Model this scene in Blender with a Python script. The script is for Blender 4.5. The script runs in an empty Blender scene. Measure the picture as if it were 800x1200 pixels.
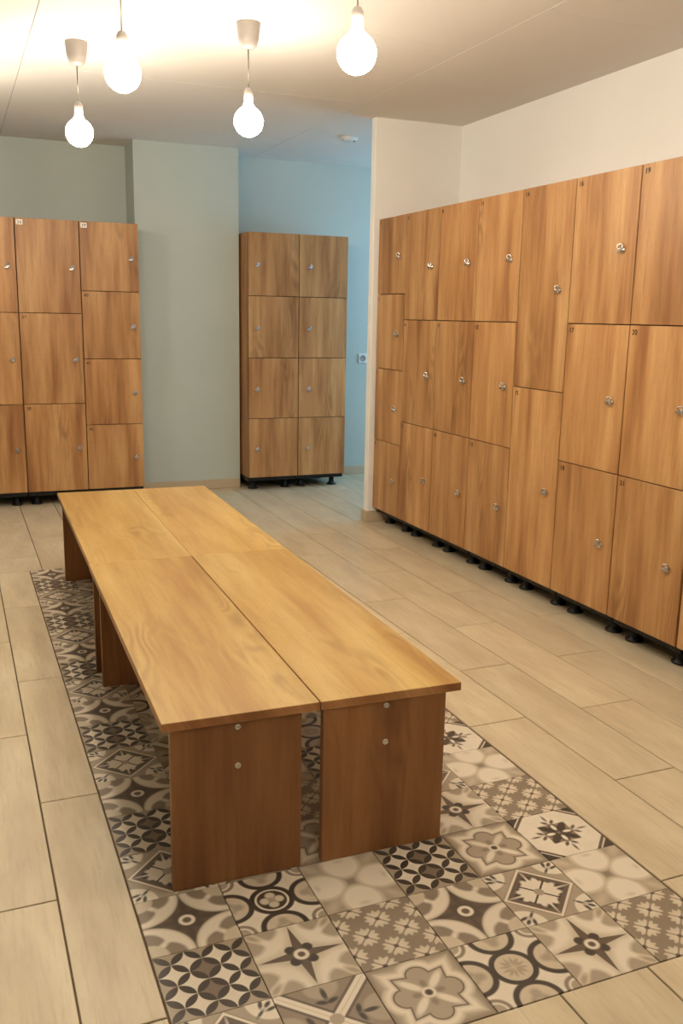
import bpy, bmesh, math, random
from mathutils import Vector, Matrix
random.seed(7)
C = bpy.context.scene
COL = C.collection
PI = math.pi

# ------------------------------------------------------------------ camera
def make_camera():
    yaw, pitch, roll = -0.3985, 0.2089, -0.0181
    cy, sy, cp, sp = math.cos(yaw), math.sin(yaw), math.cos(pitch), math.sin(pitch)
    fwd = Vector((-sy*cp, cy*cp, -sp)); right = Vector((cy, sy, 0)); down = fwd.cross(right)
    cr, sr = math.cos(roll), math.sin(roll)
    r2 = cr*right + sr*down; d2 = -sr*right + cr*down
    up, back = -d2, -fwd
    m = Matrix(((r2.x, up.x, back.x, -0.3064), (r2.y, up.y, back.y, -1.7187), (r2.z, up.z, back.z, 1.3321), (0, 0, 0, 1)))
    cd = bpy.data.cameras.new('camera'); cam = bpy.data.objects.new('camera', cd); COL.objects.link(cam)
    cam.matrix_world = m
    cd.sensor_fit = 'VERTICAL'; cd.sensor_height = 36; cd.sensor_width = 24
    cd.lens = 1079.43/1200*36; cd.clip_start = .02
    C.camera = cam
make_camera()
C.view_settings.view_transform = 'Standard'; C.view_settings.look = 'None'
C.view_settings.gamma = 1; C.view_settings.use_curve_mapping = False
C.view_settings.exposure = 1.0

# ------------------------------------------------------------------ world + daylight through the hall window
w = bpy.data.worlds.new('world'); C.world = w; w.use_nodes = True
w.node_tree.nodes['Background'].inputs[0].default_value = (.45, .62, 1, 1)
w.node_tree.nodes['Background'].inputs[1].default_value = .6
def area(name, loc, rot, sx, sy, power, col):
    l = bpy.data.lights.new(name, 'AREA'); l.shape = 'RECTANGLE'; l.size = sx; l.size_y = sy; l.energy = power; l.color = col
    o = bpy.data.objects.new(name, l); o.location = loc; o.rotation_euler = rot; COL.objects.link(o); return o
HALL_X = 4.6
area('hall_window_daylight', (HALL_X+.12, 4.65, 1.55), (0, PI/2, 0), 1.1, 1.2, 25, (.34, .66, 1))
BULB_STRENGTH = 59.0
BULB_COLOR = (1, .88, .73)

# ------------------------------------------------------------------ materials
def lin(r, g, b):
    f = lambda c: (c/255/12.92) if c/255 <= .04045 else ((c/255+.055)/1.055)**2.4
    return (f(r), f(g), f(b), 1)
class NB:
    def __init__(s, name, rough=.5, spec=.5, metal=0):
        s.m = bpy.data.materials.new(name); s.m.use_nodes = True; s.t = s.m.node_tree; s.n = s.t.nodes; s.l = s.t.links
        s.b = s.n['Principled BSDF']; s.b.inputs['Roughness'].default_value = rough
        s.b.inputs['Specular IOR Level'].default_value = spec; s.b.inputs['Metallic'].default_value = metal
    def put(s, sock, v):
        if v is None: return
        if isinstance(v, bpy.types.NodeSocket): s.l.new(v, sock)
        else: sock.default_value = v
    def math(s, op, a, b=None, c=None, clamp=False):
        n = s.n.new('ShaderNodeMath'); n.operation = op; n.use_clamp = clamp
        s.put(n.inputs[0], a); s.put(n.inputs[1], b); s.put(n.inputs[2], c); return n.outputs[0]
    def vec(s, op, a, b=None, out=0, scale=None):
        n = s.n.new('ShaderNodeVectorMath'); n.operation = op
        s.put(n.inputs[0], a); s.put(n.inputs[1], b)
        if scale is not None: s.put(n.inputs['Scale'], scale)
        return n.outputs[out]
    def comb(s, x, y, z=0.0):
        n = s.n.new('ShaderNodeCombineXYZ'); s.put(n.inputs[0], x); s.put(n.inputs[1], y); s.put(n.inputs[2], z); return n.outputs[0]
    def sep(s, v):
        n = s.n.new('ShaderNodeSeparateXYZ'); s.l.new(v, n.inputs[0]); return n.outputs[0], n.outputs[1], n.outputs[2]
    def obj(s): return s.n.new('ShaderNodeTexCoord').outputs['Object']
    def rnd(s): return s.n.new('ShaderNodeObjectInfo').outputs['Random']
    def mapping(s, v, loc=(0, 0, 0), rot=(0, 0, 0), sc=(1, 1, 1), typ='POINT'):
        n = s.n.new('ShaderNodeMapping'); n.vector_type = typ; s.l.new(v, n.inputs[0])
        n.inputs['Location'].default_value = loc; n.inputs['Rotation'].default_value = rot; n.inputs['Scale'].default_value = sc
        return n.outputs[0]
    def noise(s, v, scale=1, detail=4, rough=.55, dist=0):
        n = s.n.new('ShaderNodeTexNoise'); s.l.new(v, n.inputs['Vector'])
        n.inputs['Scale'].default_value = scale; n.inputs['Detail'].default_value = detail
        n.inputs['Roughness'].default_value = rough; n.inputs['Distortion'].default_value = dist; return n.outputs['Fac']
    def ramp(s, f, stops, interp='LINEAR'):
        n = s.n.new('ShaderNodeValToRGB'); s.put(n.inputs[0], f); e = n.color_ramp.elements; n.color_ramp.interpolation = interp
        while len(e) < len(stops): e.new(.5)
        for el, (p, c) in zip(e, stops): el.position = p; el.color = c
        return n.outputs[0]
    def mix(s, f, a, b, blend='MIX'):
        n = s.n.new('ShaderNodeMix'); n.data_type = 'RGBA'; n.blend_type = blend
        s.put(n.inputs[0], f); s.put(n.inputs[6], a); s.put(n.inputs[7], b); return n.outputs[2]
    def bump(s, h, strength=.2, dist=.002):
        n = s.n.new('ShaderNodeBump'); n.inputs['Strength'].default_value = strength; n.inputs['Distance'].default_value = dist
        s.l.new(h, n.inputs['Height']); s.l.new(n.outputs[0], s.b.inputs['Normal'])
    def color(s, v): s.put(s.b.inputs['Base Color'], v); return s.m

def plain(name, rgb, rough=.5, spec=.5, metal=0, var=.04, scale=30):
    k = NB(name, rough, spec, metal); f = k.noise(k.obj(), scale, 2)
    a = tuple(c*(1-var) for c in rgb[:3])+(1,); b = tuple(min(1, c*(1+var)) for c in rgb[:3])+(1,)
    return k.color(k.ramp(f, [(.3, a), (.7, b)]))

def wood(name, grain_axis, dark, mid, light, rough=.42, spec=.35):
    """oak laminate: streaky boards with cathedral figure, grain along one local axis"""
    k = NB(name, rough, spec)
    p = k.obj(); r = k.rnd()
    off = k.vec('SCALE', k.comb(r, k.math('MULTIPLY', r, 7.3), k.math('MULTIPLY', r, 3.1)), scale=29.0)
    x, y, z = k.sep(p)
    if grain_axis == 'Z': u = k.math('ADD', x, k.math('MULTIPLY', y, .6)); g = z
    else: u = k.math('ADD', x, k.math('MULTIPLY', z, .6)); g = y
    q = k.vec('ADD', k.comb(u, g, 0.0), off)
    bands = k.noise(k.mapping(q, sc=(10, .9, 1)), 1, 3, .6)
    fine = k.noise(k.mapping(q, sc=(80, 4, 1)), 1, 3, .6)
    pores = k.noise(k.mapping(q, sc=(420, 26, 1)), 1, 2, .5)
    warp = k.noise(k.mapping(q, sc=(6, 1.3, 1)), 1, 2, .5)
    uu, gg, _ = k.sep(q)
    ph = k.math('ADD', k.math('MULTIPLY', uu, 90.0), k.math('MULTIPLY', warp, 75.0))
    ring = k.math('SINE', ph)
    ring = k.math('MULTIPLY_ADD', ring, .5, .5)
    mask = k.noise(k.mapping(q, loc=(3.7, 9.1, 0), sc=(6.5, 1.6, 1)), 1, 2, .5)
    mask = k.math('MULTIPLY', k.math('SUBTRACT', mask, .54, clamp=True), 6.0, clamp=True)
    c = k.ramp(bands, [(.3, dark), (.47, mid), (.68, light)])
    c = k.mix(k.math('MULTIPLY', k.math('MULTIPLY', ring, mask), .5), c, tuple(v*.62 for v in dark[:3])+(1,))
    c = k.mix(k.math('MULTIPLY', k.math('SUBTRACT', fine, .5, clamp=True), 1.35, clamp=True), c, tuple(v*.8 for v in dark[:3])+(1,))
    c = k.mix(k.math('MULTIPLY', k.math('SUBTRACT', pores, .55, clamp=True), 1.4, clamp=True), c, tuple(v*.6 for v in dark[:3])+(1,))
    # each board a shade of its own
    tint = k.math('MULTIPLY_ADD', k.math('FRACT', k.math('MULTIPLY', r, 91.7)), .16, .92)
    c = k.mix(1.0, c, k.comb(tint, tint, tint), 'MULTIPLY')
    k.bump(pores, .12, .0006)
    return k.color(c)

M = {}
M['oak_door'] = wood('oak_door', 'Z', lin(148, 100, 60), lin(180, 132, 83), lin(204, 160, 108))
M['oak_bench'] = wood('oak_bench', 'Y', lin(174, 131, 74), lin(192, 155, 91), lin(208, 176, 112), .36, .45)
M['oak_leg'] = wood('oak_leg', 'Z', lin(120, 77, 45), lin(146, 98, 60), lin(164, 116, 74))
M['oak_carcass'] = wood('oak_carcass', 'Z', lin(142, 94, 56), lin(172, 122, 76), lin(192, 146, 96))
M['gap_shade'] = plain('gap_shade', lin(40, 20, 10), .6)  # near-black brown, paints the shade on the oak edges between doors
M['edge_band'] = wood('edge_band', 'Y', lin(150, 98, 58), lin(176, 122, 76), lin(196, 144, 96))
M['steel'] = plain('steel', (.58, .55, .52, 1), .25, .5, 1, .02)
M['washer'] = plain('washer', (.62, .56, .47, 1), .4, .5, .6, .02)
M['black'] = plain('black_plastic', (.008, .007, .007, 1), .45, .4)
M['ink'] = plain('ink', (.012, .009, .008, 1), .5)
M['glare'] = plain('glare', lin(238, 232, 220), .4)  # pale tone that paints lamp glare on the top door numbers
M['grey_plastic'] = plain('grey_plastic', lin(150, 142, 134), .45)
M['white_plastic'] = plain('white_plastic', lin(222, 222, 220), .4)
M['cable'] = plain('cable', lin(120, 112, 100), .5)
def wall_mat(name, rgb, var=.03):
    k = NB(name, .8, .25); p = k.obj(); f = k.noise(p, 1.4, 4); g = k.noise(p, 260, 2)
    c = k.ramp(f, [(.3, tuple(v*(1-var) for v in rgb[:3])+(1,)), (.7, tuple(min(1, v*(1+var)) for v in rgb[:3])+(1,))])
    k.bump(g, .25, .0012); return k.color(c)
M['cream_wall'] = wall_mat('cream_wall', lin(244, 242, 236))
M['aqua_wall'] = wall_mat('aqua_wall', lin(190, 199, 191))
M['ceiling'] = wall_mat('ceiling_white', lin(226, 222, 214), .015)
M['joint'] = plain('joint', lin(150, 136, 116), .9)
M['grout'] = plain('grout', lin(104, 86, 66), .9)
M['skirting'] = wall_mat('skirting_tile', lin(196, 178, 150), .06)
def plank_mat():
    k = NB('stone_plank', .38, .42); p = k.obj(); r = k.rnd()
    q = k.vec('ADD', p, k.vec('SCALE', k.comb(r, k.math('MULTIPLY', r, 5.7), 0.0), scale=31.0))
    a = k.noise(k.mapping(q, sc=(9, 2.2, 1)), 1, 5, .6)
    b = k.noise(k.mapping(q, sc=(90, 7, 1)), 1, 4, .65)
    d = k.noise(k.mapping(q, sc=(150, 150, 1)), 1, 2, .5)
    c = k.ramp(a, [(.28, lin(190, 172, 142)), (.52, lin(206, 190, 159)), (.74, lin(219, 205, 176))])
    c = k.mix(k.math('MULTIPLY', k.math('SUBTRACT', b, .5, clamp=True), 1.7, clamp=True), c, lin(168, 149, 122))
    t = k.math('MULTIPLY_ADD', k.math('FRACT', k.math('MULTIPLY', r, 57.3)), .12, .93)
    c = k.mix(1.0, c, k.comb(t, t, t), 'MULTIPLY')
    k.put(k.b.inputs['Roughness'], k.math('MULTIPLY_ADD', a, .25, .27))
    k.bump(d, .12, .0008); return k.color(c)
M['plank'] = plank_mat()
def bulb_mat():
    k = NB('lit_bulb', .3); k.b.inputs['Emission Color'].default_value = BULB_COLOR+(1,)
    k.b.inputs['Emission Strength'].default_value = BULB_STRENGTH
    return k.color((1, .95, .85, 1))
M['bulb'] = bulb_mat()
def glass_mat():
    k = NB('window_glass', .05); k.b.inputs['Transmission Weight'].default_value = 1; k.b.inputs['IOR'].default_value = 1.02
    return k.color((.95, .98, 1, 1))
M['glass'] = glass_mat()

# -- printed cement tiles: every print is drawn with distance functions in local tile space
CREAM, PALE, GREY, MIDG, BRN, DARK = lin(222, 211, 191), lin(200, 186, 162), lin(164, 149, 128), lin(134, 119, 101), lin(88, 72, 60), lin(38, 31, 28)
class Tile(NB):
    def __init__(s, name, bg):
        super().__init__(name, .42, .4)
        o = s.obj(); s.P = s.vec('SCALE', o, scale=10.15)
        s.x, s.y, _ = s.sep(s.P)
        wob = s.noise(s.P, 7, 2)
        s.A = s.vec('ABSOLUTE', s.comb(s.x, s.y)); s.ax, s.ay, _ = s.sep(s.A)
        s.hi = s.math('MAXIMUM', s.ax, s.ay); s.lo = s.math('MINIMUM', s.ax, s.ay); s.F = s.comb(s.hi, s.lo)
        s.P2 = s.comb(s.x, s.y)
        s.c = bg if not isinstance(bg, tuple) else s.mix(s.noise(s.P, 2.2, 3), tuple(v*.88 for v in bg[:3])+(1,), tuple(v*1.1 for v in bg[:3])+(1,))
    def circ(s, P, cx, cy, r=0.0): return s.math('SUBTRACT', s.vec('DISTANCE', P, (cx, cy, 0), out=1), r)
    def ell(s, P, cx, cy, a, b, ang=0.0):
        q = s.mapping(P, (cx, cy, 0), (0, 0, ang), (a, b, 1), 'TEXTURE')
        return s.math('MULTIPLY', s.math('SUBTRACT', s.vec('LENGTH', q, out=1), 1.0), min(a, b))
    def mk(s, d, soft=.02): return s.math('MULTIPLY_ADD', d, -1/(2*soft), .5, clamp=True)
    def paint(s, d, col, soft=.02, k=1.0):
        f = s.mk(d, soft)
        if k != 1.0: f = s.math('MULTIPLY', f, k)
        s.c = s.mix(f, s.c, col)
    def ring(s, d, w): return s.math('SUBTRACT', s.math('ABSOLUTE', d), w)
    def AND(s, a, b): return s.math('MAXIMUM', a, b)
    def OR(s, a, b): return s.math('MINIMUM', a, b)
    def neg(s, a): return s.math('MULTIPLY', a, -1.0)
    def fleur(s, P, cx, cy, ang, sz, col=DARK):
        ca, sa = math.cos(ang), math.sin(ang)
        d = s.ell(P, cx+.55*sz*ca, cy+.55*sz*sa, .5*sz, .17*sz, ang)
        for t in (.95, -.95):
            d = s.OR(d, s.ell(P, cx+.34*sz*math.cos(ang+2.0*t), cy+.34*sz*math.sin(ang+2.0*t), .40*sz, .17*sz, ang+1.35*t))
        s.paint(d, col)
    def done(s):
        f = s.noise(s.P, 26, 3); s.c = s.mix(s.math('MULTIPLY', f, .22), s.c, GREY)
        return s.color(s.c)

def t_ring_star():
    t = Tile('print_ring_star', BRN)
    t.paint(t.ell(t.F, .5, .0, .5, .07), DARK, .04, .5)
    t.paint(t.circ(t.A, .17, .17, .15), DARK, .05, .5)
    dc = t.circ(t.A, 1, 1)
    t.paint(t.math('SUBTRACT', dc, .985), PALE, .03)
    t.paint(t.circ(t.A, .97, .97, .90), CREAM, .05)
    t.paint(t.circ(t.A, 1.04, .64, .44), MIDG, .04)
    t.paint(t.circ(t.A, .64, 1.04, .44), MIDG, .04)
    t.paint(t.ell(t.A, .72, .72, .30, .07, PI/4), CREAM, .04)
    t.paint(t.circ(t.A, 1.0, 1.0, .40), PALE, .03)
    t.paint(t.circ(t.P2, 0, 0, .19), CREAM); t.paint(t.circ(t.P2, 0, 0, .10), BRN)
    return t.done()
def t_circles():
    t = Tile('print_circles', CREAM)
    a = t.math('MULTIPLY', t.math('ADD', t.x, t.y), 1.5); b = t.math('MULTIPLY', t.math('SUBTRACT', t.x, t.y), 1.5)
    fa, fb = t.math('FLOOR', a), t.math('FLOOR', b)
    ca, cb = t.math('ADD', fa, .5), t.math('ADD', fb, .5)
    xc = t.math('DIVIDE', t.math('ADD', ca, cb), 3.0); yc = t.math('DIVIDE', t.math('SUBTRACT', ca, cb), 3.0)
    edge = t.math('MAXIMUM', t.math('ABSOLUTE', xc), t.math('ABSOLUTE', yc))
    t.c = t.mix(t.math('GREATER_THAN', edge, .9), t.c, GREY)
    cen = t.circ(t.comb(t.math('ABSOLUTE', xc), yc), 0, 0, 0)
    t.c = t.mix(t.math('LESS_THAN', t.math('ABSOLUTE', t.math('SUBTRACT', cen, .333)), .1), t.c, t.mix(t.math('LESS_THAN', t.math('ABSOLUTE', xc), .1), CREAM, lin(116, 99, 84)))
    u = t.math('ABSOLUTE', t.math('SUBTRACT', a, ca)); v = t.math('ABSOLUTE', t.math('SUBTRACT', b, cb))
    q = t.comb(t.math('MAXIMUM', u, v), t.math('MINIMUM', u, v))
    t.paint(t.circ(q, 1, 0, .695), DARK, .02)
    return t.done()
def t_lily():
    t = Tile('print_lily', GREY)
    s = t.math('ADD', t.ax, t.ay)
    t.paint(t.circ(t.A, 1, 1, .56), CREAM, .02)
    t.paint(t.ell(t.A, .68, .68, .13, .035, PI/4), DARK)
    t.paint(t.ell(t.A, .88, .88, .10, .05, PI/4), DARK)
    t.paint(t.ell(t.A, .92, .74, .12, .045, .25), DARK); t.paint(t.ell(t.A, .74, .92, .12, .045, PI/2-.25), DARK)
    t.paint(t.math('SUBTRACT', s, 1.03), MIDG, .015); t.paint(t.math('SUBTRACT', s, .99), CREAM, .02); t.paint(t.math('SUBTRACT', s, .90), BRN, .015)
    t.paint(t.math('SUBTRACT', s, .72), DARK)
    t.paint(t.ell(t.F, .42, .0, .34, .030), CREAM)
    t.paint(t.ell(t.F, .28, .0, .22, .13), CREAM)
    t.paint(t.ell(t.F, .34, .13, .20, .095, .20), CREAM)
    t.paint(t.ell(t.F, .24, .18, .17, .10, .62), CREAM)
    t.paint(t.AND(t.math('SUBTRACT', t.math('SUBTRACT', t.hi, t.lo), .035), t.math('SUBTRACT', t.hi, .36)), DARK, .012)
    t.paint(t.circ(t.P2, 0, 0, .13), GREY)
    return t.done()
def t_waves(name, bold):
    t = Tile(name, CREAM)
    t.paint(t.ring(t.circ(t.A, 1, 1, .30), .045), MIDG); t.paint(t.circ(t.A, 1, 1, .20), GREY)
    t.paint(t.circ(t.F, 1.02, 0, .47), PALE)
    t.paint(t.ell(t.F, .84, .0, .15, .12), GREY, .05); t.paint(t.ell(t.F, .98, .13, .10, .07, .8), GREY, .05)
    t.paint(t.ring(t.circ(t.F, 1.02, 0, .50), .068), DARK)
    t.paint(t.ring(t.circ(t.P2, 0, 0, .47), .068), DARK)
    t.paint(t.math('SUBTRACT', t.circ(t.P2, 0, 0), .40), CREAM if bold else PALE)
    if bold:
        t.paint(t.circ(t.P2, 0, 0, .36), DARK)
        t.paint(t.circ(t.F, .17, 0, .12), PALE, .03); t.paint(t.circ(t.P2, 0, 0, .09), GREY)
    else:
        for cx, cy, an in ((.17, .05, .2), (.13, .12, .75)): t.paint(t.ell(t.F, cx, cy, .11, .035, an), GREY)
    return t.done()
def t_clover():
    t = Tile('print_clover', GREY)
    t.paint(t.ell(t.A, .80, .80, .24, .10, PI/4), PALE, .10, .7)
    t.paint(t.circ(t.A, 0, 0, .22), MIDG, .16)
    t.paint(t.ell(t.F, .74, .0, .60, .52), PALE, .05)
    t.paint(t.ell(t.F, .74, .0, .50, .43), CREAM, .03)
    t.paint(t.ell(t.F, .88, .0, .05, .10), PALE, .05)
    return t.done()
def t_snow():
    t = Tile('print_small_flowers', MIDG)
    a = t.math('ADD', t.x, t.y); b = t.math('SUBTRACT', t.x, t.y)
    da = t.math('SUBTRACT', t.math('FRACT', t.math('ADD', a, 4.0)), .5); db = t.math('SUBTRACT', t.math('FRACT', t.math('ADD', b, 4.0)), .5)
    th = t.math('ARCTAN2', da, db); rr = t.vec('LENGTH', t.comb(da, db), out=1)
    rad = t.math('MULTIPLY_ADD', t.math('COSINE', t.math('MULTIPLY', th, 12.0)), -.055, .385)
    t.paint(t.math('SUBTRACT', rr, rad), PALE, .025)
    t.paint(t.math('SUBTRACT', rr, .30), CREAM, .10, .5)
    axs = t.math('MINIMUM', t.math('ABSOLUTE', da), t.math('ABSOLUTE', db))
    t.paint(t.math('SUBTRACT', axs, .028), MIDG, .015)
    t.paint(t.math('SUBTRACT', rr, .085), BRN)
    return t.done()
def t_daisy():
    t = Tile('print_daisy_star', PALE)
    t.paint(t.circ(t.A, .93, .93, .84), CREAM, .08)
    t.paint(t.circ(t.A, 1.02, .64, .38), GREY, .06); t.paint(t.circ(t.A, .64, 1.02, .38), GREY, .06)
    t.paint(t.ell(t.A, .62, .62, .34, .09, PI/4), CREAM, .05)
    t.paint(t.ell(t.A, .86, .86, .24, .13, PI/4), PALE, .03); t.paint(t.ell(t.A, .86, .86, .15, .06, PI/4), GREY, .03)
    t.paint(t.math('SUBTRACT', t.math('ADD', t.hi, t.math('MULTIPLY', t.lo, 6.0)), .97), BRN, .05)
    t.paint(t.circ(t.A, .195, .195, .125), DARK, .02)
    t.paint(t.circ(t.P2, 0, 0, .21), BRN); t.paint(t.circ(t.P2, 0, 0, .17), CREAM); t.paint(t.circ(t.P2, 0, 0, .085), BRN)
    return t.done()
def t_medallion():
    t = Tile('print_medallion', GREY)
    q = t.math('SUBTRACT', t.hi, t.math('MULTIPLY_ADD', t.lo, .16, .48))
    q = t.OR(q, t.circ(t.F, .52, 0, .24))
    t.paint(t.math('SUBTRACT', .93, t.hi), MIDG, .05)
    t.paint(t.math('SUBTRACT', q, .25), PALE, .04)
    t.paint(t.math('SUBTRACT', q, .18), CREAM, .03); t.paint(t.math('SUBTRACT', q, .075), PALE, .02); t.paint(t.math('SUBTRACT', q, .035), BRN, .012); t.paint(t.math('SUBTRACT', q, .0), GREY, .012)
    t.paint(t.ell(t.A, .29, .29, .29, .09, PI/4), CREAM, .03)
    t.paint(t.ell(t.F, .27, .0, .10, .07), MIDG, .03)
    t.paint(t.circ(t.P2, 0, 0, .15), CREAM); t.paint(t.circ(t.P2, 0, 0, .09), BRN); t.paint(t.circ(t.P2, 0, 0, .05), DARK)
    return t.done()
def t_cross():
    t = Tile('print_diagonal_bars', MIDG)
    d = t.math('SUBTRACT', t.hi, t.lo)
    t.paint(t.circ(t.F, .98, 0, .38), GREY, .04)
    t.paint(t.math('SUBTRACT', d, .24), BRN); t.paint(t.math('SUBTRACT', d, .15), CREAM)
    t.paint(t.math('SUBTRACT', d, .02), PALE)
    t.fleur(t.F, .55, 0, 0, .34)
    t.paint(t.circ(t.P2, 0, 0, .15), GREY)
    return t.done()
def t_cross_flower():
    t = Tile('print_cross_flower', CREAM)
    s = t.math('ADD', t.ax, t.ay)
    t.paint(t.math('SUBTRACT', 1.50, s), BRN); t.paint(t.math('SUBTRACT', 1.62, s), CREAM); t.paint(t.math('SUBTRACT', 1.67, s), DARK)
    t.paint(t.math('SUBTRACT', t.hi, .42), MIDG)
    t.paint(t.ell(t.A, .23, .23, .24, .11, PI/4), DARK)
    t.paint(t.ell(t.F, .24, 0, .20, .12), DARK); t.paint(t.ell(t.F, .26, 0, .13, .06), CREAM)
    t.paint(t.ell(t.F, .72, 0, .14, .035), BRN)
    t.paint(t.ell(t.F, .52, .11, .11, .05, .7), BRN)
    return t.done()
TILES = {
 'ring': (t_ring_star(), 'grey cement tile with a ring-centred star between pale crescents'),
 'circles': (t_circles(), 'cement tile with black overlapping circles on cream'),
 'lily': (t_lily(), 'cement tile with a pale lily flower in a dark diamond'),
 'waves': (t_waves('print_wave_loops', False), 'cement tile with black wavy loops on cream'),
 'waves_bold': (t_waves('print_bold_loops', True), 'cement tile with black wavy loops around a black disc and pale blossom'),
 'clover': (t_clover(), 'grey cement tile with four soft pale petals'),
 'snow': (t_snow(), 'grey cement tile with rows of small pale flowers'),
 'daisy': (t_daisy(), 'cement tile with a dark daisy on a thin four-pointed star'),
 'medallion': (t_medallion(), 'grey cement tile with a curved medallion frame and flower'),
 'cross': (t_cross(), 'dark cement tile crossed by pale diagonal bars'),
 'cross_flower': (t_cross_flower(), 'cream cement tile with a black cross flower in a dark square'),
}

# ------------------------------------------------------------------ mesh helpers
def add_box(bm, lo, hi, bev=0.0, mat=0):
    vs = [bm.verts.new((x, y, z)) for x in (lo[0], hi[0]) for y in (lo[1], hi[1]) for z in (lo[2], hi[2])]
    F = [(0, 1, 3, 2), (4, 6, 7, 5), (0, 4, 5, 1), (2, 3, 7, 6), (0, 2, 6, 4), (1, 5, 7, 3)]
    fs = [bm.faces.new([vs[i] for i in f]) for f in F]
    for f in fs: f.material_index = mat
    if bev > 0:
        es = list({e for f in fs for e in f.edges})
        bmesh.ops.bevel(bm, geom=es, offset=bev, segments=1, affect='EDGES', profile=.5)
def add_lathe(bm, prof, seg=24, axis='Z', at=(0, 0, 0), mat=0, smooth=True):
    """prof: list of (radius, height); closed with a fan where radius is 0"""
    rings = []
    def pos(r, h, a):
        x, y = r*math.cos(a), r*math.sin(a)
        v = {'Z': (x, y, h), 'Y': (x, h, y), 'X': (h, x, y)}[axis]
        return (v[0]+at[0], v[1]+at[1], v[2]+at[2])
    for r, h in prof:
        rings.append([bm.verts.new(pos(0, h, 0))] if r == 0 else [bm.verts.new(pos(r, h, 2*PI*i/seg)) for i in range(seg)])
    for a, b in zip(rings, rings[1:]):
        for i in range(seg):
            j = (i+1) % seg
            if len(a) == 1 and len(b) == 1: continue
            vs = [a[0], b[i], b[j]] if len(a) == 1 else [a[i], b[0], a[j]] if len(b) == 1 else [a[i], b[i], b[j], a[j]]
            f = bm.faces.new(vs); f.smooth = smooth; f.material_index = mat
def add_torus(bm, R, r, M4, seg=16, sec=8, arc=2*PI):
    full = abs(arc-2*PI) < 1e-4; n = seg if full else seg+1
    rg = []
    for i in range(n):
        a = arc*i/seg
        rg.append([bm.verts.new(M4 @ Vector(((R+r*math.cos(2*PI*j/sec))*math.cos(a), (R+r*math.cos(2*PI*j/sec))*math.sin(a), r*math.sin(2*PI*j/sec)))) for j in range(sec)])
    for i in range(seg if full else seg):
        a, b = rg[i], rg[(i+1) % n]
        for j in range(sec):
            f = bm.faces.new([a[j], b[j], b[(j+1) % sec], a[(j+1) % sec]]); f.smooth = True
def mesh(name, bm, mats):
    bmesh.ops.recalc_face_normals(bm, faces=bm.faces)
    me = bpy.data.meshes.new(name); bm.to_mesh(me); bm.free()
    for m in (mats if isinstance(mats, (list, tuple)) else [mats]): me.materials.append(m)
    return me
def obj(name, bm_or_me, mats=None, parent=None, loc=(0, 0, 0), rot=(0, 0, 0), label=None):
    me = bm_or_me if isinstance(bm_or_me, bpy.types.Mesh) else mesh(name, bm_or_me, mats)
    o = bpy.data.objects.new(name, me); COL.objects.link(o); o.location = loc; o.rotation_euler = rot
    if parent: o.parent = parent
    if label: o['label'] = label
    return o
def thing(name, label, cat, loc=(0, 0, 0), rz=0.0, group=None):
    o = bpy.data.objects.new(name, None); COL.objects.link(o); o.empty_display_size = .1
    o.location = loc; o.rotation_euler = (0, 0, rz); o['label'] = label; o['category'] = cat
    if group: o['group'] = group
    return o
def box(lo, hi, bev=0.0):
    bm = bmesh.new(); add_box(bm, lo, hi, bev); return bm
def struct(name, bm, mats, label=None):
    o = obj(name, bm, mats); o['kind'] = 'structure'
    if label: o['label'] = label
    return o

# ------------------------------------------------------------------ room shell
ZC = 2.526; XW = 2.773; YB = 5.52; XL_ = -2.3; YF = -3.4
YR, TR, XR = 3.735, .06, 2.172
CX0, CX1, CY = .962, 1.732, 5.20
floor = struct('floor', box((XL_-.1, YF-.1, -.08), (HALL_X+.1, YB+.1, -.004)), M['grout'])
ceiling = struct('ceiling', box((XL_-.1, YF-.1, ZC+.004), (HALL_X+.1, YB+.1, ZC+.10)), M['joint'])
struct('wall_back', box((XL_-.1, YB, 0), (HALL_X+.1, YB+.1, ZC+.004)), M['aqua_wall'])
struct('wall_column', box((CX0, CY, 0), (CX1, YB, ZC+.004)), M['aqua_wall'])
struct('wall_right', box((XW, YF, 0), (XW+.1, YR, ZC+.004)), M['cream_wall'])
struct('wall_right_end', box((XR, YR, 0), (XW+.1, YR+TR, ZC+.004), .004), M['cream_wall'])
struct('wall_hall', box((XW+.1, YR-.04, 0), (HALL_X+.1, YR+TR, ZC+.004)), M['cream_wall'])
struct('wall_left', box((XL_-.1, YF, 0), (XL_, YB, ZC+.004)), M['aqua_wall'])
struct('wall_front', box((XL_-.1, YF-.1, 0), (XW+.1, YF, ZC+.004)), M['cream_wall'])
bm = bmesh.new()
WY0, WY1, WZ0, WZ1 = 4.05, 5.25, 1.0, 2.1
for lo, hi in (((YR+TR, 0), (YB, WZ0)), ((YR+TR, WZ1), (YB, ZC)), ((YR+TR, WZ0), (WY0, WZ1)), ((WY1, WZ0), (YB, WZ1))):
    add_box(bm, (HALL_X, lo[0], lo[1]), (HALL_X+.1, hi[0], hi[1]))
struct('wall_hall_end', bm, M['aqua_wall'])
bm = bmesh.new()
for lo, hi in (((WY0, WZ0), (WY1, WZ0+.05)), ((WY0, WZ1-.05), (WY1, WZ1)), ((WY0, WZ0+.05), (WY0+.05, WZ1-.05)), ((WY1-.05, WZ0+.05), (WY1, WZ1-.05)), ((4.63, WZ0+.05), (4.67, WZ1-.05))):
    add_box(bm, (HALL_X+.02, lo[0], lo[1]), (HALL_X+.08, hi[0], hi[1]), .004)
struct('window_1', bm, M['white_plastic'])
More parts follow.
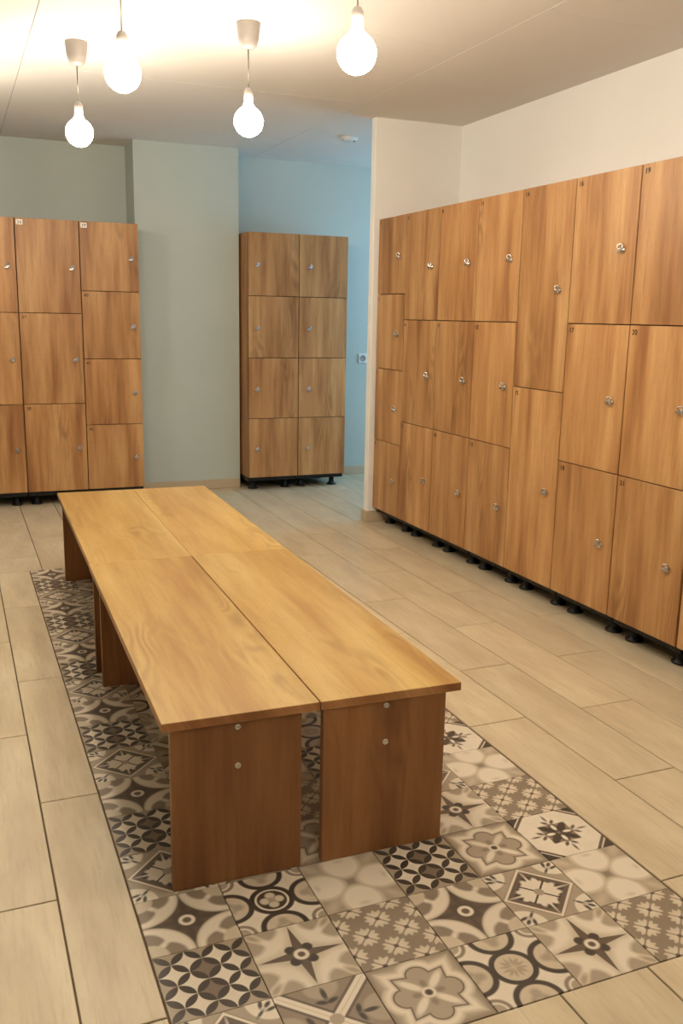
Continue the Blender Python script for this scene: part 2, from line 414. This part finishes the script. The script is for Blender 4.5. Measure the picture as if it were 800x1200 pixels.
# skirting tiles
def skirt(name, lo, hi): return struct(name, box(lo, hi, .003), M['skirting'])
skirt('baseboard_column', (CX0, CY-.012, 0), (CX1, CY, .072))
skirt('baseboard_back', (CX1, YB-.012, 0), (HALL_X, YB, .072))
skirt('baseboard_right_end', (XR-.012, YR-.012, 0), (XW, YR, .075))
skirt('baseboard_right_end_side', (XR-.012, YR, 0), (XR, YR+TR+.012, .075))
skirt('baseboard_left', (XL_, YF, 0), (XL_+.012, YB, .072))

# floor planks: strips run along Y, joints of neighbouring strips offset by half a plank
def slab_mesh(name, w, l, m, th=.012, bev=.0012):
    bm = bmesh.new(); add_box(bm, (-w/2, -l/2, -th), (w/2, l/2, 0))
    es = [e for e in bm.edges if all(v.co.z > -1e-6 for v in e.verts)]
    bmesh.ops.bevel(bm, geom=es, offset=bev, segments=1, affect='EDGES')
    return mesh(name, bm, m)
G = .0022
SX0, SX1, SY0, SY1 = 0.0, 1.2045, -.4, 3.2
lines = [-.16-.2255*k for k in range(5, 0, -1)] + [-.16, .064, .294, .523, .747, .968, 1.2095, 1.4325, 1.657, 1.882, 2.106, 2.318, 2.545, 2.765, 2.99, 3.21, 3.435, 3.66, 3.885]
cache = {}
def plank(x0, x1, y0, y1):
    if x1-x0 < .02 or y1-y0 < .02: return
    if x0 > XW-.02 and y0 < 3.3: return
    w, l = round(x1-x0-2*G, 4), round(y1-y0-2*G, 4)
    if (w, l) not in cache: cache[(w, l)] = slab_mesh('floor_plank', w, l, M['plank'])
    obj('floor_plank', cache[(w, l)], parent=floor, loc=((x0+x1)/2, (y0+y1)/2, random.uniform(-.0005, 0)))
PL = .918
for i in range(len(lines)-1):
    x0, x1 = lines[i], lines[i+1]
    base = (.282 if abs(x0-(-.3855)) < 1e-3 or False else None)
    odd = (i % 2 == 0)            # strip -.3855..-.16 is i=4
    base = .280 if odd else .742
    if x0 > 1.2:                  # right of the patterned strip the bond is shifted by one strip
        base = .742 if odd else .280
        if abs(x0-1.2095) < 1e-3: base = .748
        else: base = .280 if (lines.index(x0)-lines.index(1.2095)) % 2 == 1 else .742
    ys = [base+PL*k for k in range(-5, 8)]
    seg = [max(-1.1, YF)] + [y for y in ys if -1.05 < y < YB-.03] + [YB]
    for y0, y1 in zip(seg, seg[1:]):
        if -.17 < x0 < 1.2 and y1 > SY0 and y0 < SY1:     # meets the patterned strip
            xr = x1
            if x0 < -.1:                                    # the narrow cut strip beside it
                lo, hi = max(y0, SY0), min(y1, SY1)
                if y0 < SY0: plank(x0, x1, y0, SY0)
                plank(x0, -.0015, lo, hi)
                if y1 > SY1: plank(x0, x1, SY1, y1)
            else:
                if y0 < SY0: plank(x0, x1, y0, SY0)
                if y1 > SY1: plank(x0, x1, SY1, y1)
        else: plank(x0, x1, y0, y1)
# patterned tiles, 6 across and 18 deep: each column repeats three prints
COLS = [('lily', 'circles', 'ring'), ('cross', 'daisy', 'waves_bold'), ('medallion', 'snow', 'clover'), ('waves', 'ring', 'circles'), ('daisy', 'lily', 'medallion'), ('snow', 'clover', 'cross_flower')]
tm = {k: slab_mesh('patterned_tile', .1985, .1985, v[0], .012, .0008) for k, v in TILES.items()}
for i in range(6):
    for j in range(18):
        k = COLS[i][j % 3]
        obj('patterned_tile', tm[k], parent=floor, loc=(.1005+.2007*i, -.3+.2*j, random.uniform(-.0004, .0002)), label=TILES[k][1])
# ceiling panels
cx = [XL_, -1.74, .1, 1.94, 3.78, HALL_X]; 
for a, b in zip(cx, cx[1:]):
    sh = 0.0 if a > 1.9 or b < .2 else .6
    cyl = [YF] + [y for y in (-3.17+sh, -1.97+sh, -.77+sh, .43+sh, 1.63+sh, 2.83+sh, 4.03+sh if sh else 4.65, 5.35) if YF+.1 < y < YB-.1] + [YB]
    cyl = sorted(set(cyl))
    for y0, y1 in zip(cyl, cyl[1:]):
        obj('ceiling_panel', box((a+.0015, y0+.0015, ZC), (b-.0015, y1-.0015, ZC+.008), .001), M['ceiling'], ceiling)

# ------------------------------------------------------------------ lockers
FONT = {}
def digits(s):
    if s not in FONT:
        cu = bpy.data.curves.new('number', 'FONT'); cu.body = s; cu.size = .029; cu.extrude = .0004; cu.offset = .0004; cu.space_character = 1.12
        tmp = bpy.data.objects.new('number', cu); COL.objects.link(tmp)
        dg = bpy.context.evaluated_depsgraph_get(); me = bpy.data.meshes.new_from_object(tmp.evaluated_get(dg))
        bpy.data.objects.remove(tmp); me.name = 'number'; me.materials.clear(); me.materials.append(M['ink']); FONT[s] = me
    return FONT[s]
def lock_mesh():
    bm = bmesh.new()
    add_lathe(bm, [(0, -.0), (.0135, 0), (.0135, -.004), (.011, -.006), (.0085, -.006), (.0085, -.017), (.007, -.019), (0, -.019)], 20, 'Y')
    # turning tab with a padlock eye standing above the plug, and a short thumb lever
    m = Matrix.Translation((.004, -.017, .013)) @ Matrix.Rotation(.55, 4, 'Z') @ Matrix.Rotation(PI/2, 4, 'X')
    add_torus(bm, .0105, .0032, m, 18, 8)
    add_box(bm, (-.0055, -.021, -.003), (.0075, -.014, .010), .0012)
    add_box(bm, (-.020, -.019, -.0075), (.003, -.014, .0015), .0015)
    return mesh('lock', bm, M['steel'])
LOCK = lock_mesh()
FOOT = None
def foot_mesh():
    bm = bmesh.new()
    add_lathe(bm, [(0, 0), (.036, 0), (.038, .003), (.037, .009), (.024, .016), (.020, .03), (.020, .070), (0, .070)], 20)
    return mesh('foot', bm, M['black'])
FOOT = foot_mesh()
ZB, ZT, T = .102, 1.930, .018
def locker(w, nd, nums, label, cat='locker', loc=(0, 0, 0), rz=0.0, group=None, lock_x=None, hinge='left', glare_first=False, depth=.5, feet_x=None):
    t = thing('locker_cabinet', label, cat, loc, rz, group)
    d = depth
    P = 'oak_carcass'
    obj('side_panel', box((.001, .0215, ZB), (.001+T, d, ZT), .0008), M[P], t)
    obj('side_panel', box((w-.001-T, .0215, ZB), (w-.001, d, ZT), .0008), M[P], t)
    obj('top_panel', box((.001+T, .0215, ZT-T), (w-.001-T, d, ZT)), M[P], t)
    obj('bottom_panel', box((.001+T, .0215, ZB), (w-.001-T, d, ZB+T)), M[P], t)
    obj('back_panel', box((.001+T, d-.008, ZB+T), (w-.001-T, d, ZT-T)), M[P], t)
    obj('gap_shade_strips', gap_frame(w, nd), M['gap_shade'], t, label='dark strips painting the shade in the door gaps')
    hgt = (ZT-ZB)/nd
    for i in range(nd):                                  # from the top down
        z1 = ZT-hgt*i; z0 = z1-hgt
        gx = .0027; ga = .0021
        dw = w-2*gx; dh = hgt-2*ga
        dm = mesh('door', box((-dw/2, 0, -dh/2), (dw/2, T, dh/2), .0009), M['oak_door'])
        do = obj('door', dm, parent=t, loc=(w/2, 0, (z0+z1)/2))
        lx = (w-.078 if lock_x is None else lock_x) - w/2
        lz = -.012 if nd < 4 else -.014
        l = obj('lock', LOCK, parent=do, loc=(lx, 0, lz), rot=(0, random.uniform(-.35, .35), 0), label='small chrome turn lock with padlock eye')
        if nums:
            o = obj('number', digits(str(nums[i])), parent=do, loc=(-dw/2+.014, -.0009, dh/2-.036), rot=(PI/2, 0, 0), label='black door number %s' % nums[i])
            if glare_first and i == 0:
                obj('number_glare', box((-.004, -.0006, -.008), (.036, .0, .024)), M['glare'], do, loc=(-dw/2+.014, 0, dh/2-.034), label='pale plate painting the glare behind a door number')  # thin added plate, its pale colour imitates a glossy reflection
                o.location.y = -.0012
    obj('base_frame', box((.004, .035, .070), (w-.004, d-.02, ZB-.0005)), M['black'], t, label='black base under the cabinet')
    for fx in (feet_x or (.062, w-.07)):
        for fy in (.105, d-.07): obj('foot', FOOT, parent=t, loc=(fx, fy, 0))
    return t
def gap_frame(w, nd):  # thin strips carrying the painted shade behind the door gaps
    bm = bmesh.new(); hgt = (ZT-ZB)/nd
    add_box(bm, (.0012, .0195, ZB+.001), (.022, .0212, ZT-.001)); add_box(bm, (w-.022, .0195, ZB+.001), (w-.0012, .0212, ZT-.001))
    for i in range(nd+1):
        z = ZB+hgt*i; a, b = max(z-.011, ZB+.001), min(z+.011, ZT-.001)
        add_box(bm, (.022, .0195, a), (w-.022, .0212, b))
    return bm

GR = 'oak locker cabinets along the right wall'
L = [3.722, 3.337, 2.925, 2.520, 2.122, 1.720, 1.308, .896, .486]
RB = [
 (4, (1, 2, 3, 4), 'four-door oak locker cabinet at the far end of the right row, against cream wall'),
 (3, (5, 6, 7), 'three-door oak locker cabinet second from the far end of the right row'),
 (3, (8, 9, 10), 'three-door oak locker cabinet third from the far end of the right row'),
 (3, (11, 12, 13), 'three-door oak locker cabinet left of the two-door one in the right row'),
 (2, (14, 15), 'oak locker cabinet with only two tall doors, numbered 14 and 15'),
 (3, (16, 17, 18), 'three-door oak locker cabinet standing directly right of the two-door one'),
 (3, (19, 20, 21), 'bright three-door oak locker cabinet, last wide one before the right edge of the photo'),
 (3, (22, 23, 24), 'oak locker cabinet nearest the camera, only a sliver at the right edge of the photo')]
for i, (nd, nums, lab) in enumerate(RB):
    w_ = L[i]-L[i+1]-.001
    if i == 7: locker(w_-.004, nd, nums, lab, loc=(2.205, L[i]-.005, 0), rz=-PI/2, group=GR, lock_x=w_-.085, depth=.5)
    else: locker(w_, nd, nums, lab, loc=(2.205, L[i], 0), rz=-PI/2, group=GR)
GL = 'oak locker cabinets on the left of the back wall'
for x, w_, nd, nums, lab in ((-.280, .4025, 3, (33, 34, 35), 'three-door oak locker cabinet cut off by the left edge of the photo'),
                       (.1235, .408, 3, (36, 37, 38), 'three-door oak locker cabinet in the middle of the left group of three'),
                       (.5325, .395, 4, (39, 40, 41, 42), 'four-door oak locker cabinet at the right end of the left group, beside the wall column')):
    locker(w_, nd, nums, lab, loc=(x, 4.893, 0), group=GL, lock_x=w_-.054, glare_first=True)
GM = 'pair of oak locker cabinets by the passage'
locker(.398, 4, None, 'left of the pair of four-door oak locker cabinets right of the wall column', loc=(1.748, 5.010, 0), group=GM, lock_x=.065, depth=.495)
locker(.398, 4, None, 'right of the pair of four-door oak locker cabinets, next to the blue passage', loc=(2.147, 5.010, 0), group=GM, lock_x=.082, depth=.495)

# ------------------------------------------------------------------ benches
BW, BL, BH, BT = .379, 1.437, .4301, .0226
def washers():
    bm = bmesh.new(); add_lathe(bm, [(0, 0), (.0075, 0), (.0075, -.0018), (.005, -.003), (.0032, -.003), (.003, -.001), (0, -.001)], 18, 'Y'); return mesh('screw', bm, M['washer'])
WASH = washers()
def bench(label, loc, rz, lx0=.022, lw=.315):
    t = thing('bench', label, 'bench', loc, rz, 'low oak benches pushed together')
    top = mesh('bench_top', box((-BW/2, -BL/2, -BT/2), (BW/2, BL/2, BT/2), .0012), [M['oak_bench'], M['edge_band']])
    for f in top.polygons:
        if abs(f.normal.z) < .5: f.material_index = 1
    obj('bench_top', top, parent=t, loc=(BW/2, BL/2, BH-BT/2))
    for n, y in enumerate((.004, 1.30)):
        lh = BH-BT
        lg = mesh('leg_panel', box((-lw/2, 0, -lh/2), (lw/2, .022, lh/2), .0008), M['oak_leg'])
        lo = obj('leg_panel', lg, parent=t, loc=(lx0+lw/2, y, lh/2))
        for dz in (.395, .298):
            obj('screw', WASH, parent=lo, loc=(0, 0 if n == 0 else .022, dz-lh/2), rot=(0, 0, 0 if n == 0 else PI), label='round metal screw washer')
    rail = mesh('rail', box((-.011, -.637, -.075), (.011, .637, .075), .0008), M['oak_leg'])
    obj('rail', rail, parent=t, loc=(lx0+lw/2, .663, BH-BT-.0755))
    return t
R_ = math.radians
bench('front left oak bench, nearest the camera on the patterned tiles', (.0745, .206, 0), R_(-1.35), .020, .315)
bench('front right oak bench beside the nearest one, by the wide floor planks', (.4565, .1965, 0), R_(-1.35), .008, .330)
bench('rear left oak bench behind the front left one', (.1100, 1.6432, 0), R_(-1.35), .012, .315)
bench('rear right oak bench, farthest right toward the passage', (.4896, 1.6342, 0), R_(-1.35), .020, .315)

# ------------------------------------------------------------------ pendant lamps
def cup():
    bm = bmesh.new(); add_lathe(bm, [(0, 0), (.051, 0), (.051, -.004), (.044, -.060), (.036, -.088), (.024, -.099), (.006, -.102), (0, -.102)], 28); return mesh('ceiling_cup', bm, M['grey_plastic'])
def bulbm():
    r = .062; prof = [(0, -r)] + [(r*math.sin(a), -r*math.cos(a)) for a in [PI*k/14 for k in range(1, 12)]]
    prof += [(.026, .058), (.018, .072), (.0, .072)]
    bm = bmesh.new(); add_lathe(bm, prof, 24); return mesh('bulb', bm, M['bulb'])
def socketm():
    bm = bmesh.new(); add_lathe(bm, [(0, 0), (.019, 0), (.019, .045), (.012, .058), (.004, .062), (0, .062)], 20); return mesh('lamp_socket', bm, M['grey_plastic'])
def cordm():
    bm = bmesh.new(); add_lathe(bm, [(0, 0), (.0028, 0), (.0028, 1), (0, 1)], 8); return mesh('cord', bm, M['cable'])
CUP, BULB, SOCK, CORD = cup(), bulbm(), socketm(), cordm()
def pendant(x, y, label, zb=2.14):
    t = thing('pendant_lamp', label, 'lamp', (x, y, ZC-.0005), 0, 'bare bulb pendants under the ceiling')
    obj('ceiling_cup', CUP, parent=t)
    obj('bulb', BULB, parent=t, loc=(0, 0, zb-ZC), label='glowing round bulb')
    obj('lamp_socket', SOCK, parent=t, loc=(0, 0, zb-ZC+.074))
    c = obj('cord', CORD, parent=t, loc=(0, 0, zb-ZC+.134)); c.scale = (1, 1, (ZC-.101)-(zb+.134))
pendant(.302, 2.915, 'glowing bare bulb pendant farthest left, its grey cup above the left lockers')
pendant(.926, 2.307, 'glowing bare bulb pendant with whole grey cup in front of the wall column')
pendant(.300, 1.735, 'glowing bulb right of the farthest left one, cord reaching the top edge')
pendant(.925, 1.150, 'glowing bulb beside the cream wall end, cord reaching the top edge')
pendant(.300, .560, 'bare bulb pendant over the middle of the benches, above the top edge')
pendant(.925, 0.0, 'bare bulb pendant over the near tiles, above the top edge')
pendant(.300, -.62, 'bare bulb pendant overhead behind the camera side, left line')

pendant(-.320, 3.52, 'bare bulb pendant beyond the left edge of the photo, near the left lockers')
# ------------------------------------------------------------------ small fittings
t = thing('smoke_detector', 'small white round smoke detector on the passage ceiling', 'detector', (2.276, 4.40, ZC))
bm = bmesh.new(); add_lathe(bm, [(0, 0), (.06, 0), (.06, -.012), (.052, -.022), (.03, -.03), (0, -.031)], 28); obj('housing', bm, M['white_plastic'], t)
bm = bmesh.new(); add_lathe(bm, [(0, -.030), (.008, -.030), (.008, -.035), (0, -.035)], 12, at=(.03, -.02, .004)); obj('sensor', bm, M['black'], t, label='dark sensor dot')
t = thing('power_socket', 'white square wall socket on the blue passage wall', 'socket', (2.908, YB, .99))
bm = bmesh.new(); add_box(bm, (-.04, -.010, -.04), (.04, 0, .04), .003); obj('cover_plate', bm, M['white_plastic'], t)
bm = bmesh.new(); add_lathe(bm, [(.026, -.0095), (.026, -.0125), (.022, -.0125), (.020, -.0105), (0, -.0105)], 24, 'Y'); obj('socket_well', bm, M['grey_plastic'], t, label='round recessed well')
